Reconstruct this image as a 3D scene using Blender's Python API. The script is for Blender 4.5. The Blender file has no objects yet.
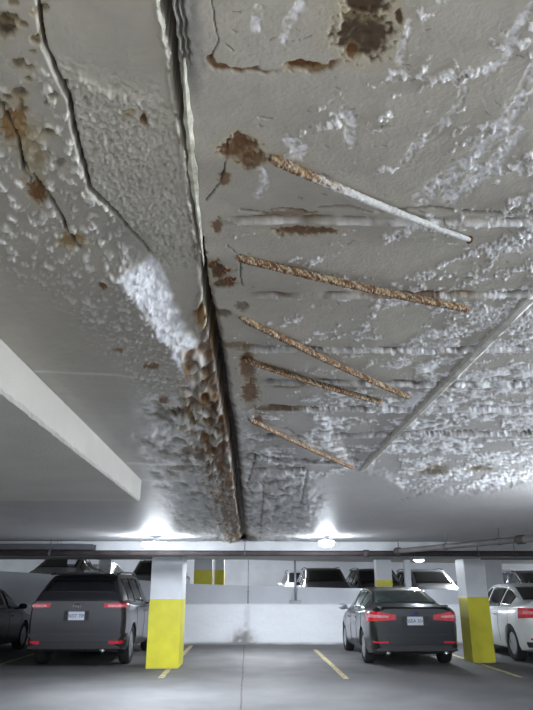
import bpy, bmesh, math, random
import numpy as np
from math import radians, sin, cos, pi, tan, atan
from mathutils import Vector, Matrix
random.seed(4); np.random.seed(4)
S = bpy.context.scene
COL = S.collection

# ------------------------------------------------------------------ camera, world, exposure
FPX = 640.0; PITCH = radians(19.9); YAW = radians(1.6); EYE = 1.47
cam_d = bpy.data.cameras.new('camera'); cam = bpy.data.objects.new('camera', cam_d); COL.objects.link(cam)
cam.location = (0, 0, EYE); cam.rotation_euler = (pi/2 + PITCH, 0, -YAW)
cam_d.sensor_fit = 'HORIZONTAL'; cam_d.sensor_width = 36.0; cam_d.lens = 36.0*FPX/533.0
cam_d.clip_start = 0.02; cam_d.clip_end = 200
S.camera = cam
S.view_settings.view_transform = 'Standard'; S.view_settings.look = 'None'
S.view_settings.gamma = 1; S.view_settings.use_curve_mapping = False
S.view_settings.exposure = 1.14
w = bpy.data.worlds.new('world'); S.world = w; w.use_nodes = True
w.node_tree.nodes['Background'].inputs[0].default_value = (0.86, 0.93, 1.0, 1)
w.node_tree.nodes['Background'].inputs[1].default_value = 0.6
LAMP_W = 195.0          # radiance of a lamp globe
LAMP_NEAR = 520.0       # stronger globes of the lane lamp at right and the added fill lamps
fl = bpy.data.lights.new('camera_flash', 'POINT'); fl.energy = 5; fl.shadow_soft_size = .02; fl.color = (1, .97, .90)
flo = bpy.data.objects.new('camera_flash', fl); COL.objects.link(flo); flo.location = (-.03, .02, EYE+.02)
CEIL = 2.21

# photo measurement helpers (pixel -> point on a real plane)
_F = np.array([sin(YAW)*cos(PITCH), cos(YAW)*cos(PITCH), sin(PITCH)]); _R = np.array([cos(YAW), -sin(YAW), 0.0]); _U = np.cross(_R, _F)
_C = np.array([0, 0, EYE])
def ray(x, y): return _F*FPX + _R*(x-266.5) + _U*(355-y)
def onz(x, y, z):
    d = ray(x, y); return Vector(_C + d*((z-EYE)/d[2]))
def ony(x, y, Y):
    d = ray(x, y); return Vector(_C + d*(Y/d[1]))
def photo_xy(X, Y, Z):
    d = np.stack([X, Y, Z-EYE], -1); zc = d@_F
    return 266.5 + FPX*(d@_R)/zc, 355 - FPX*(d@_U)/zc

# ------------------------------------------------------------------ noise (numpy)
def _hash(i, j, s):
    n = (i.astype(np.int64)*374761393 + j.astype(np.int64)*668265263 + s*1274126177) & 0xffffffff
    n = ((n ^ (n >> 13))*1274126177) & 0xffffffff
    return ((n ^ (n >> 16)) & 0xffff)/65535.0*2*pi
def noise(x, y, s=0):
    i = np.floor(x); j = np.floor(y); fx = x-i; fy = y-j
    ux = fx*fx*fx*(fx*(fx*6-15)+10); uy = fy*fy*fy*(fy*(fy*6-15)+10)
    def g(a, b):
        h = _hash(i+a, j+b, s); return np.cos(h)*(fx-a) + np.sin(h)*(fy-b)
    return 1.5*((g(0,0)*(1-ux)+g(1,0)*ux)*(1-uy) + (g(0,1)*(1-ux)+g(1,1)*ux)*uy)
def fbm(x, y, o=4, s=0, gain=.5):
    r = 0; a = 1.0; t = 0
    for k in range(o):
        r = r + a*noise(x*2**k+17.3*k, y*2**k-9.1*k, s+k); t += a; a *= gain
    return r/t
def sst(a, b, x):
    t = np.clip((x-a)/(b-a), 0, 1); return t*t*(3-2*t)

# ------------------------------------------------------------------ materials
def nodes_mat(name):
    m = bpy.data.materials.new(name); m.use_nodes = True
    return m, m.node_tree.nodes, m.node_tree.links, m.node_tree.nodes['Principled BSDF']
def mat(name, c, rough=.6, metal=0, var=0.08, scale=6, bump=0, bscale=60, coat=0, c2=None, emit=None, spec=None):
    m, N, L, B = nodes_mat(name)
    B.inputs['Roughness'].default_value = rough; B.inputs['Metallic'].default_value = metal
    if spec is not None: B.inputs['Specular IOR Level'].default_value = spec
    if coat: B.inputs['Coat Weight'].default_value = coat; B.inputs['Coat Roughness'].default_value = .08
    tc = N.new('ShaderNodeTexCoord'); nz = N.new('ShaderNodeTexNoise'); nz.inputs['Scale'].default_value = scale; nz.inputs['Detail'].default_value = 5
    L.new(tc.outputs['Object'], nz.inputs['Vector'])
    cr = N.new('ShaderNodeValToRGB'); L.new(nz.outputs['Fac'], cr.inputs['Fac'])
    d = c2 if c2 else tuple(v*(1-var*2) for v in c)
    cr.color_ramp.elements[0].position = .35; cr.color_ramp.elements[1].position = .65
    cr.color_ramp.elements[0].color = (*d, 1); cr.color_ramp.elements[1].color = (*c, 1)
    L.new(cr.outputs['Color'], B.inputs['Base Color'])
    if bump:
        n2 = N.new('ShaderNodeTexNoise'); n2.inputs['Scale'].default_value = bscale; n2.inputs['Detail'].default_value = 6
        L.new(tc.outputs['Object'], n2.inputs['Vector'])
        bp = N.new('ShaderNodeBump'); bp.inputs['Strength'].default_value = bump; bp.inputs['Distance'].default_value = .01
        L.new(n2.outputs['Fac'], bp.inputs['Height']); L.new(bp.outputs['Normal'], B.inputs['Normal'])
    if emit:
        B.inputs['Emission Color'].default_value = (*emit[0], 1); B.inputs['Emission Strength'].default_value = emit[1]
    return m
def col_mat(name, rough=.6, bump=.25, bscale=120, dist=.004, spec=.5):
    m, N, L, B = nodes_mat(name)
    at = N.new('ShaderNodeAttribute'); at.attribute_name = 'Col'
    tc = N.new('ShaderNodeTexCoord'); nz = N.new('ShaderNodeTexNoise'); nz.inputs['Scale'].default_value = 35; nz.inputs['Detail'].default_value = 6
    L.new(tc.outputs['Object'], nz.inputs['Vector'])
    mr = N.new('ShaderNodeMapRange'); mr.inputs['To Min'].default_value = .88; mr.inputs['To Max'].default_value = 1.1
    L.new(nz.outputs['Fac'], mr.inputs['Value'])
    mx = N.new('ShaderNodeVectorMath'); mx.operation = 'SCALE'
    L.new(at.outputs['Color'], mx.inputs[0]); L.new(mr.outputs['Result'], mx.inputs['Scale'])
    L.new(mx.outputs['Vector'], B.inputs['Base Color'])
    B.inputs['Roughness'].default_value = rough; B.inputs['Specular IOR Level'].default_value = spec
    n2 = N.new('ShaderNodeTexNoise'); n2.inputs['Scale'].default_value = bscale; n2.inputs['Detail'].default_value = 5
    L.new(tc.outputs['Object'], n2.inputs['Vector'])
    bp = N.new('ShaderNodeBump'); bp.inputs['Strength'].default_value = bump; bp.inputs['Distance'].default_value = dist
    L.new(n2.outputs['Fac'], bp.inputs['Height']); L.new(bp.outputs['Normal'], B.inputs['Normal'])
    return m
M = {}
M['paint'] = mat('ceiling_paint', (.44,.42,.38), .5, var=.04, scale=2, bump=.15, bscale=90)
M['soffit'] = mat('beam_paint', (.56,.54,.49), .55, var=.05, scale=3, bump=.35, bscale=70)
M['damage'] = col_mat('spalled_concrete', .55, .35, 140, .004, .35)
M['wall'] = mat('wall_paint', (.74,.76,.80), .6, var=.06, scale=1.5, bump=.1, bscale=20)
M['wallgrey'] = mat('parapet_grey', (.50,.52,.56), .6, var=.05, scale=1.5, bump=.1, bscale=20)
M['wallcol'] = col_mat('stained_wall', .6, .2, 30, .004)
M['colwhite'] = mat('pillar_white', (.66,.68,.72), .55, var=.05, scale=3, bump=.12, bscale=40)
M['yellow'] = mat('pillar_yellow', (.66,.61,.03), .5, var=.06, scale=4, bump=.12, bscale=40)
M['line'] = mat('line_paint', (.62,.53,.30), .7, var=.25, scale=9)
M['jointdark'] = mat('joint_filler', (.12,.10,.09), .9, var=.2)
M['pipe'] = mat('rust_red_pipe', (.035,.025,.025), .8, metal=0, var=.25, scale=5)
M['greypipe'] = mat('grey_pipe', (.10,.092,.09), .7, metal=0, var=.15, scale=5)
M['zinc'] = mat('zinc_conduit', (.35,.36,.38), .5, metal=.5, var=.1)
M['darksteel'] = mat('dark_steel', (.07,.07,.08), .6, metal=.2, var=.1)
M['globe'] = mat('lamp_globe', (.9,.95,1), .3, var=0, emit=((.84,.91,1.0), LAMP_W))
M['globe_wall_fill'] = mat('wall_fill_globe', (.9,.95,1), .3, var=0, emit=((.86,.92,1.0), LAMP_W*1.7))
M['globe_near'] = mat('lamp_globe_strong', (.9,.95,1), .3, var=0, emit=((.86,.92,1.0), LAMP_NEAR))
M['lampbody'] = mat('lamp_body', (.6,.6,.62), .4, metal=.4, var=.03)
M['glass'] = mat('car_glass', (.012,.013,.016), .06, var=0, spec=.8)
M['glass_green'] = mat('car_glass_tinted', (.07,.10,.10), .06, var=.2, scale=3, spec=.8)
M['tyre'] = mat('tyre_rubber', (.012,.012,.013), .85, var=.1)
M['rim'] = mat('alloy_rim', (.40,.41,.43), .3, metal=.8, var=.05)
M['blackplastic'] = mat('black_plastic', (.018,.018,.02), .55, var=.05)
M['chrome'] = mat('chrome_trim', (.75,.76,.78), .15, metal=1, var=.02)
M['red'] = mat('tail_lamp_red', (.62,.012,.03), .15, var=.12, scale=14, coat=.6)
M['redpink'] = mat('tail_lamp_clear', (.75,.28,.32), .12, var=.15, scale=20, coat=.6)
M['plate'] = mat('plate_white', (.55,.57,.62), .4, var=.03)
M['plateink'] = mat('plate_ink', (.09,.11,.20), .5, var=.03)
M['emblemblue'] = mat('emblem_blue', (.03,.05,.16), .3, var=.03)
M['headlamp'] = mat('head_lamp', (.6,.62,.66), .1, var=.03, spec=.9)
def carpaint(n, c, metal=.5, rough=.32): return mat(n, c, rough, metal=metal, var=.02, coat=.7)
M['c_suv'] = carpaint('paint_dark_grey', (.048,.048,.056)); M['c_black'] = carpaint('paint_charcoal', (.013,.015,.019))
M['c_white'] = carpaint('paint_white', (.68,.70,.72), 0, .35); M['c_silver'] = carpaint('paint_silver', (.45,.46,.50))
M['c_purple'] = carpaint('paint_plum_grey', (.13,.11,.15)); M['c_blackcar'] = carpaint('paint_black', (.02,.02,.024)); M['c_mid'] = carpaint('paint_mid_grey', (.17,.17,.19))
M['c_beige'] = carpaint('paint_pale_grey', (.30,.30,.28))

# ------------------------------------------------------------------ object helpers
def link(name, me, m=None, parent=None, smooth=False):
    o = bpy.data.objects.new(name, me); COL.objects.link(o)
    if m: me.materials.append(m)
    if parent: o.parent = parent
    if smooth:
        me.polygons.foreach_set('use_smooth', [True]*len(me.polygons))
    return o
def pyd(name, v, f, m, parent=None, smooth=False):
    me = bpy.data.meshes.new(name); me.from_pydata([tuple(p) for p in v], [], f); me.validate(); me.update()
    bm = bmesh.new(); bm.from_mesh(me); bmesh.ops.recalc_face_normals(bm, faces=bm.faces); bm.to_mesh(me); bm.free()
    return link(name, me, m, parent, smooth)
class MB:
    def __init__(s): s.v = []; s.f = []
    def add(s, v, f):
        k = len(s.v); s.v += [tuple(p) for p in v]; s.f += [tuple(i+k for i in q) for q in f]; return s
    def box(s, x0, x1, y0, y1, z0, z1):
        return s.add([(x0,y0,z0),(x1,y0,z0),(x1,y1,z0),(x0,y1,z0),(x0,y0,z1),(x1,y0,z1),(x1,y1,z1),(x0,y1,z1)],
              [(0,3,2,1),(4,5,6,7),(0,1,5,4),(1,2,6,5),(2,3,7,6),(3,0,4,7)])
    def tube(s, pts, r, n=12, caps=True):
        pts = [Vector(p) for p in pts]; rings = []; k0 = len(s.v)
        up = None
        for i, p in enumerate(pts):
            d = (pts[min(i+1,len(pts)-1)] - pts[max(i-1,0)]).normalized()
            a = d.orthogonal() if up is None else (up - d*up.dot(d))
            a.normalize(); up = a; b = d.cross(a)
            rr = r[i] if hasattr(r, '__len__') else r
            for k in range(n):
                q = p + (a*cos(2*pi*k/n) + b*sin(2*pi*k/n))*rr; s.v.append(tuple(q))
        for i in range(len(pts)-1):
            for k in range(n):
                s.f.append((k0+i*n+k, k0+i*n+(k+1)%n, k0+(i+1)*n+(k+1)%n, k0+(i+1)*n+k))
        if caps:
            s.f.append(tuple(k0+k for k in range(n))[::-1]); s.f.append(tuple(k0+(len(pts)-1)*n+k for k in range(n)))
        return s
    def lathe(s, prof, n=20, axis='z', c=(0,0,0)):
        k0 = len(s.v)
        for (r, h) in prof:
            for k in range(n):
                a = 2*pi*k/n; u = r*cos(a); w_ = r*sin(a)
                q = (u,w_,h) if axis == 'z' else ((h,u,w_) if axis == 'x' else (u,h,w_))
                s.v.append((q[0]+c[0], q[1]+c[1], q[2]+c[2]))
        for i in range(len(prof)-1):
            for k in range(n): s.f.append((k0+i*n+k, k0+i*n+(k+1)%n, k0+(i+1)*n+(k+1)%n, k0+(i+1)*n+k))
        s.f.append(tuple(k0+k for k in range(n))); s.f.append(tuple(k0+(len(prof)-1)*n+k for k in range(n)))
        return s
    def build(s, name, m, parent=None, smooth=False, bevel=0):
        o = pyd(name, s.v, s.f, m, parent, smooth)
        if bevel:
            b = o.modifiers.new('bevel', 'BEVEL'); b.width = bevel; b.segments = 2; b.limit_method = 'ANGLE'
        return o
def struct(o): o['kind'] = 'structure'; return o
def tag(o, label, cat, group=None):
    o['label'] = label; o['category'] = cat
    if group: o['group'] = group
    return o
def empty(name, loc, rz=0):
    o = bpy.data.objects.new(name, None); COL.objects.link(o); o.location = loc; o.rotation_euler = (0,0,rz); o.empty_display_size = .1; return o
def box(name, x0, x1, y0, y1, z0, z1, m, parent=None, bevel=0): return MB().box(x0,x1,y0,y1,z0,z1).build(name, m, parent, bevel=bevel)
def grid_obj(name, V, C, nr, nc, m, parent=None, smooth=True):
    """V (nr*nc,3), C (nr*nc,3) as a quad grid with colour attribute"""
    idx = np.arange(nr*nc).reshape(nr, nc)
    q = np.stack([idx[:-1,:-1], idx[1:,:-1], idx[1:,1:], idx[:-1,1:]], -1).reshape(-1, 4)
    me = bpy.data.meshes.new(name); me.vertices.add(len(V)); me.vertices.foreach_set('co', V.astype(np.float32).ravel())
    me.loops.add(q.size); me.polygons.add(len(q)); me.loops.foreach_set('vertex_index', q.ravel().astype(np.int32))
    me.polygons.foreach_set('loop_start', (np.arange(len(q))*4).astype(np.int32)); me.polygons.foreach_set('loop_total', np.full(len(q), 4, np.int32))
    me.update(); me.validate()
    a = me.color_attributes.new('Col', 'FLOAT_COLOR', 'POINT')
    a.data.foreach_set('color', np.concatenate([C, np.ones((len(C),1))], 1).astype(np.float32).ravel())
    return link(name, me, m, parent, smooth)

# ------------------------------------------------------------------ floor, walls, slabs
floor = struct(box('floor', -16, 16, -6, 19.4, -.25, 0, mat('floor_concrete', (.15,.148,.15), .75, var=.14, scale=1.3, bump=.15, bscale=25, c2=(.115,.113,.115))))
pb = MB()
jy = np.linspace(-6, 18.85, 60)
jv = []; jf = []
for i, y in enumerate(jy):
    wob = .004*sin(y*2.1)+.002*sin(y*5.3); jv += [(-.085+wob, y, .003), (-.06+wob*1.3, y, .003), (-.0725+wob, y, .0045)]
for i in range(len(jy)-1): jf += [(3*i, 3*i+2, 3*i+5, 3*i+3), (3*i+2, 3*i+1, 3*i+4, 3*i+5)]
pyd('expansion_joint', jv, jf, M['jointdark'], floor)
for (x, y0, y1) in ((1.69, 12.0, 17.4), (-1.47, 12.2, 18.6), (4.72, 12.1, 18.6), (-4.95, 12.1, 18.6), (7.9, 12.1, 18.6)):
    v = []; f = []; n = 40
    for i in range(n+1):
        y = y0+(y1-y0)*i/n; v += [(x-.05+random.uniform(-.006,.006), y, .004), (x+.05+random.uniform(-.006,.006), y, .004)]
    for i in range(n): f.append((2*i, 2*i+1, 2*i+3, 2*i+2))
    pyd('painted_line', v, f, M['line'], floor)
# dark oil spots soaked into the floor, flat marks
for (px, py, rx) in ((300,651,.16), (327,656,.22), (322,662,.13), (230,662,.16), (228,670,.14), (300,659,.1), (345,668,.14)):
    c = onz(px, py, 0); n = 14
    MB().add([(c.x+rx*cos(2*pi*k/n)*random.uniform(.6,1.1), c.y+rx*.6*sin(2*pi*k/n)*random.uniform(.6,1.1), .004) for k in range(n)], [tuple(range(n))]).build('oil_stain', mat('oil_stain', (.13,.13,.135), .6, var=.2, scale=9), floor)

# back wall: lower face with dirt smudges and a darker foot, grey parapet above whose top falls to the right
nx, nz = 420, 60
X = np.linspace(-16, 16, nx); Z = np.linspace(0, 1.02, nz); XX, ZZ = np.meshgrid(X, Z)
n1 = fbm(XX*1.2, ZZ*2, 4, 3); n2 = fbm(XX*8, ZZ*8, 3, 9)
base = np.array([.74,.76,.80])*np.ones((nz, nx, 3))
sm = np.exp(-((XX+.12)/.28)**2)*np.exp(-(ZZ/.30)**2)*(1+n2)*1.3 + np.exp(-(ZZ/.05)**2)*.75*(1+n1) + .5*np.exp(-((XX+.05)/.03)**2)*np.exp(-(ZZ/.9)**2)*(.6+n2) + .25*np.exp(-((XX+.9)/.5)**2)*np.exp(-(ZZ/.12)**2)
sm = np.clip(sm, 0, .85)[..., None]
base = base*1.1; wc = base*(1-sm) + np.array([.16,.145,.13])*sm; wc *= (1+.06*n1[..., None])
for jx in (-3.1, 0.06, 3.2, 6.3, -6.2): wc *= (1 - .45*np.exp(-((XX-jx)/.02)**2))[..., None]
V = np.stack([XX, 18.9+.004*n2, ZZ], -1).reshape(-1, 3)
wb = struct(box('wall_back', -16, 16, 18.91, 19.4, -.2, 1.0, M['wall']))
grid_obj('painted_face', V, wc.reshape(-1, 3), nz, nx, M['wallcol'], wb)
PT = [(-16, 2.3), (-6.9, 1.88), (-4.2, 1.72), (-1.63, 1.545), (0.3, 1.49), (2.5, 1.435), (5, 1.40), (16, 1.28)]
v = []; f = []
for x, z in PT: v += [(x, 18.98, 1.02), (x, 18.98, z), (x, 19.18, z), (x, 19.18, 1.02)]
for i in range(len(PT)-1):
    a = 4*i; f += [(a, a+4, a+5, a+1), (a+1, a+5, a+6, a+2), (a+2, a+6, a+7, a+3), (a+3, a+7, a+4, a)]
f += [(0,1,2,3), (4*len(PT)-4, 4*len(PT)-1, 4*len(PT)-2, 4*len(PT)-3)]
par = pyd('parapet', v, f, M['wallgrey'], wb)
box('ledge', -16, 16, 18.885, 19.3, 1.0, 1.025, M['wall'], wb)
# the ramp beyond, sloping like the parapet
def rampz(x): return float(np.interp(x, [p[0] for p in PT], [p[1] for p in PT])) - 1.0
v = []; f = []; xs = [p[0] for p in PT]
for x in xs: v += [(x, 19.3, rampz(x)), (x, 36, rampz(x)), (x, 36, rampz(x)-.25), (x, 19.3, rampz(x)-.25)]
for i in range(len(xs)-1):
    a = 4*i; f += [(a, a+4, a+5, a+1), (a+1, a+5, a+6, a+2), (a+2, a+6, a+7, a+3), (a+3, a+7, a+4, a)]
f += [(0,1,2,3), tuple(range(4*len(xs)-4, 4*len(xs)))]
ramp = struct(pyd('floor_ramp', v, f, mat('ramp_concrete', (.3,.3,.31), .75, var=.12, scale=1.3)))
v = []; f = []
for x in xs: v += [(x, 19.2, rampz(x)+2.30), (x, 36, rampz(x)+2.30), (x, 36, rampz(x)+2.55), (x, 19.2, rampz(x)+2.55)]
for i in range(len(xs)-1):
    a = 4*i; f += [(a, a+4, a+5, a+1), (a+1, a+5, a+6, a+2), (a+2, a+6, a+7, a+3), (a+3, a+7, a+4, a)]
f += [(0,1,2,3), tuple(range(4*len(xs)-4, 4*len(xs)))]
struct(pyd('ceiling_ramp', v, f, M['paint']))
struct(box('wall_far', -16, 16, 35, 35.3, -.2, 4.2, M['wall']))

# ------------------------------------------------------------------ ceiling
ZC = CEIL
# fan shaped zone of the soffit modelled in relief: rows in Y, columns spread with distance
K1 = cos(PITCH); K0 = (ZC-EYE)*sin(PITCH)
ypx = np.concatenate([np.arange(-330, -46, 4.0), np.arange(-45, 541.5, 1.15)])
phi = PITCH + np.arctan((355-ypx)/FPX)
Yr = (ZC-EYE)/np.tan(phi)                # row distances (dense near the viewer)
Yr[-1] = 11.62
UM = 1.05
uc = np.concatenate([np.arange(-UM, -.506, 4.0/FPX), np.arange(-.505, .5051, 1.2/FPX), np.arange(.510, UM, 4.0/FPX), [UM]])
nr, nc = len(Yr), len(uc)
GY = np.repeat(Yr[:, None], nc, 1); GX = uc[None, :]*(GY*K1+K0)
PX, PY = photo_xy(GX, GY, np.full_like(GX, ZC))

def pdist(pts, ends=False):
    """distance (in photo px, measured on the soffit) to a polyline, parameter along it 0..1"""
    best = np.full(PX.shape, 1e9); tt = np.zeros(PX.shape); L = 0
    seg = [math.dist(pts[i], pts[i+1]) for i in range(len(pts)-1)]; tot = sum(seg)
    for i in range(len(pts)-1):
        ax, ay = pts[i]; bx, by = pts[i+1]; dx, dy = bx-ax, by-ay
        t = np.clip(((PX-ax)*dx+(PY-ay)*dy)/(dx*dx+dy*dy), 0, 1)
        d = np.hypot(PX-ax-t*dx, PY-ay-t*dy); k = d < best
        best[k] = d[k]; tt[k] = (L+t[k]*seg[i])/tot; L += seg[i]
    return best, tt
def inside(poly, soft=6, wob=5, s=40):
    xs_ = PX+wob*fbm(GX*14, GY*14, 3, s); ys_ = PY+wob*fbm(GX*14+5, GY*14, 3, s+7)
    ins = np.zeros(PX.shape, bool); d = np.full(PX.shape, 1e9); n = len(poly)
    for i in range(n):
        ax, ay = poly[i]; bx, by = poly[(i+1) % n]
        c = ((ay > ys_) != (by > ys_)) & (xs_ < (bx-ax)*(ys_-ay)/((by-ay) if by != ay else 1e-9)+ax); ins ^= c
        dx, dy = bx-ax, by-ay; t = np.clip(((xs_-ax)*dx+(ys_-ay)*dy)/(dx*dx+dy*dy+1e-9), 0, 1)
        d = np.minimum(d, np.hypot(xs_-ax-t*dx, ys_-ay-t*dy))
    return sst(-soft, soft, np.where(ins, d, -d))

H_ = np.zeros(PX.shape)                       # relief, metres, + hangs down
Cc = np.ones(PX.shape+(3,))*np.array([.435,.410,.355])
Cc = Cc*(1-sst(330, 520, PY)[..., None]) + np.array([.44,.435,.435])*sst(330, 520, PY)[..., None]
def paintc(mask, c):
    global Cc
    mk = np.clip(mask, 0, 1)[..., None]; Cc = Cc*(1-mk) + np.array(c)*mk
far = sst(250, 540, PY)
N_lo = fbm(GX*3, GY*3, 4, 1); N_md = fbm(GX*14, GY*14, 4, 2); N_hi = fbm(GX*55, GY*55, 3, 3); N_vh = fbm(GX*130, GY*130, 2, 4)
Cc *= (1+.10*N_lo+.05*N_md)[..., None]
H_ += .0012*N_md*(1-far)

JX = np.interp(PY, [-60,0,25,60,100,140,180,215,250,285,330,360,400,430,470,505,545], [160,166,170,175,180,186,191,196,203,206,213,219,225,231,236,240,244])
JW = np.interp(PY, [-60,0,40,60,100,150,220,255,290,330,400,470,545], [6,6,5,3.5,3.5,2.4,2.2,3,3.6,5,4.6,3.6,3])
jag = 1.6*noise(GX*0+3.3, GY*40, 8)+1.4*noise(GX*0, GY*90, 5)
# --- left side: blistered render between the long crack and the joint
crackA = [(38,-10),(40,15),(45,42),(58,72),(70,95),(73,120),(78,140),(85,165),(90,186),(105,200),(118,213),(128,228),(142,243),(150,252)]
crackB = [(-5,95),(5,112),(16,132),(20,148),(24,162),(38,180),(50,196),(60,212),(70,235),(80,247)]
cAx = np.interp(PY, [p[1] for p in crackA], [p[0] for p in crackA])
band = sst(0, 6, PX-cAx)*sst(0, 6, JX-6-PX)*sst(70, 115, PY+.28*(150-PX))*(1-sst(255, 275, PY))
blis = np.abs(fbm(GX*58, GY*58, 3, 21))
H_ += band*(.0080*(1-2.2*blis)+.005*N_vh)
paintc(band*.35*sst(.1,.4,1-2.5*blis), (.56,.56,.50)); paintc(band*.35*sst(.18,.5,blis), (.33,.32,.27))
# old trowelled render left of the crack
left = (1-sst(0, 6, PX-cAx+4))*sst(30, 110, PY)*(1-sst(215, 255, PY)); lo2 = inside([(-80,90),(60,150),(130,240),(165,300),(205,390),(205,440),(150,400),(110,350),(60,300),(-10,260),(-90,240)], 16, 10)
chip = sst(.10, .26, fbm(GX*42+4, GY*36, 4, 31, .6)+.12*N_md); amp = np.clip(left+lo2, 0, 1)
H_ += amp*(.0075*chip+.0022*N_vh*(.3+chip)); paintc(amp*chip*.7, (.72,.72,.69)); paintc(amp*.25*sst(.25,.5,-N_md), (.34,.33,.29))
ridge = np.exp(-(pdist([(77,78),(95,86),(120,95),(150,98)])[0]/5)**2); H_ += .006*ridge*(1+N_hi)
H_ += .012*(1-sst(-4, 1, PX-cAx))*np.exp(-np.clip(cAx-PX,0,None)/30)*sst(-20,30,PY)*(1-sst(190,240,PY))
# scoop under the end of the crack, its shade painted in grey, then the bare white spall
sc = inside([(105,213),(148,235),(152,250),(128,270),(112,262),(100,235)], 8, 3); H_ -= .004*sc; paintc(sc*.5, (.36,.36,.33))
sp = inside([(120,270),(138,262),(152,254),(162,268),(170,290),(180,318),(196,340),(200,365),(196,385),(186,372),(176,356),(172,340),(158,326),(152,310),(138,296)], 3, 5)
le = np.interp(PY, [246,270,296,326,340,372,390,420], [118,121,140,158,172,187,198,206]); prog = np.clip((PX-le)/34, 0, 1)
bank = sst(240,275,PY)*(1-sst(380,430,PY)); H_ += bank*np.where(PX < le, .034*np.exp(-np.clip(le-PX,0,None)/45), .034*(1-prog)**1.2)
H_ += sp*.007*fbm(GX*35, GY*30, 4, 77); paintc(sp, (.86,.87,.90))
paintc(sp*sst(.25,.6,fbm(GX*12,GY*12,3,14)+.25)*.5, (.62,.62,.62))
sp2 = inside([(150,395),(178,392),(200,398),(214,420),(222,470),(228,510),(205,500),(188,470),(172,455),(158,430),(140,412)], 6, 6)
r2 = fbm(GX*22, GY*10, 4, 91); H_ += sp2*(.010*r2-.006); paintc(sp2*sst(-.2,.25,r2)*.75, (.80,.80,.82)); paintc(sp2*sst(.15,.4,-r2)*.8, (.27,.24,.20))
# rough, peeling bands on both sides of the joint further on
rg = inside([(150,400),(205,395),(240,480),(252,545),(180,540),(160,500),(140,450)], 12, 8, 43)+inside([(240,400),(262,420),(300,470),(325,500),(310,540),(246,545),(238,470)], 12, 8, 44)
rn = fbm(GX*9, GY*3.0, 4, 45, .6); rg = np.clip(rg, 0, 1)
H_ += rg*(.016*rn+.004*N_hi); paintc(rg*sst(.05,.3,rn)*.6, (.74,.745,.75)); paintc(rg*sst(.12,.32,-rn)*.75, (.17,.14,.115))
# --- joint
dJ = PX-JX-jag
slot = 1-sst(JW*.75, JW*1.05, np.abs(dJ)); H_ -= .10*slot; paintc(sst(.1,.9,slot), (.028,.026,.024))
# frayed lip on the left edge of the joint
lip = np.exp(-((dJ+JW+3.2)/2.6)**2)*(1-sst(255,300,PY)); H_ += lip*.010*(1+.9*fbm(GX*30,GY*45,3,19)); paintc(lip*.7, (.52,.51,.44))
paintc(lip*sst(0,.35,fbm(GX*20,GY*24,3,23))*.8, (.13,.11,.075))
# grey mortar bed to the right of the joint near the viewer
bed = sst(2,6,dJ)*(1-sst(28,40,dJ+.1*PY+4*N_md))*(1-sst(60,120,PY)); paintc(bed*.75, (.25,.25,.24)); H_ += bed*.005*fbm(GX*18,GY*18,3,29)
for o_, w_ in ((11,1.1),(16,1.0)):
    k = np.exp(-((dJ-o_+.03*PY)/w_)**2)*(1-sst(45,75,PY)); paintc(k*.9, (.05,.048,.045)); H_ -= .02*k
gm = np.exp(-((dJ-12)/9)**2)*np.exp(-((PY-72)/26)**2); paintc(gm*.5*(1+N_md), (.10,.10,.095))
# calcite and rust crust hanging along the left lip further on
cw = np.interp(PY, [270,300,330,370,410,450,500,545], [7,12,20,42,54,42,30,18])
crust = sst(-1, 3, -dJ-JW*.6)*(1-sst(.6, 1.1, (-dJ)/cw+.75*fbm(GX*11, GY*5, 3, 49)))*sst(275, 320, PY)
fd = dJ*.045+PY*.075+3.0*fbm(GX*9, GY*3.2, 3, 50)                       # folds sweep down toward the joint
fold = (1-np.abs(np.sin(fd*2.1)))**1.0*1.6-.8+.5*fbm(GX*30, GY*14, 3, 51)
H_ += crust*(.012+.026*fold*np.clip(.4-dJ/cw, 0, 1)+.007*N_hi)
cf = fbm(GX*15, GY*5, 4, 61)
paintc(crust*.75, (.50,.44,.32)); paintc(crust*sst(-.02,.25,cf)*.9, (.30,.155,.035)); paintc(crust*sst(.0,.2,-cf)*.9, (.86,.84,.78))
paintc(crust*np.clip(1.25-(-dJ)/(cw*.75),0,1)*sst(320,370,PY)*(.75+.6*fbm(GX*16,GY*7,3,63)), (.055,.027,.014)); paintc(crust*sst(.05,.55,-fold)*.8, (.13,.055,.015))
dark2 = sst(JW*.6, JW, dJ)*(1-sst(JW+1, JW+5+4*N_md, dJ))*sst(270,310,PY); paintc(dark2*.75, (.10,.075,.055)); H_ -= dark2*.01
# --- right side: form lines and covered bars running across, with shadow line and highlight painted in
def hline(pts, hgt, wd, groove, gcol, gwob=1.2, ccol=(.80,.80,.80), jx=0, off=0):
    jg = .9*fbm(GX*50, GY*40, 3, 37)
    d, t = pdist(pts); sgn = jg+PY-np.interp(PX, [p[0] for p in pts], [p[1] for p in pts])
    env = sst(0,.03,t)*(1-sst(.97,1,t)) * sst(1, 8, dJ-JW)
    w2 = wd*(1+.3*N_md)
    H_[:] += env*hgt*np.exp(-((sgn-off)/w2)**2)*(1+.2*N_hi)
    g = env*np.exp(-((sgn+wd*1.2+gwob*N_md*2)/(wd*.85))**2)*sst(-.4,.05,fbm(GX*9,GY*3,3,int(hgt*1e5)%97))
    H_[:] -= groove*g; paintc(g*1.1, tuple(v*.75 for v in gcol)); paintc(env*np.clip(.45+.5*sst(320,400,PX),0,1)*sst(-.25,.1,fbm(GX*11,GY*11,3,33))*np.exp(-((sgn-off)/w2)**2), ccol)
R0, BR, DK = (.27,.125,.04), (.14,.075,.035), (.10,.09,.08)
hline([(222,221),(300,220),(400,222),(1000,226)], .011, 2.1, .009, (.20,.15,.11), 1.6)
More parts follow.
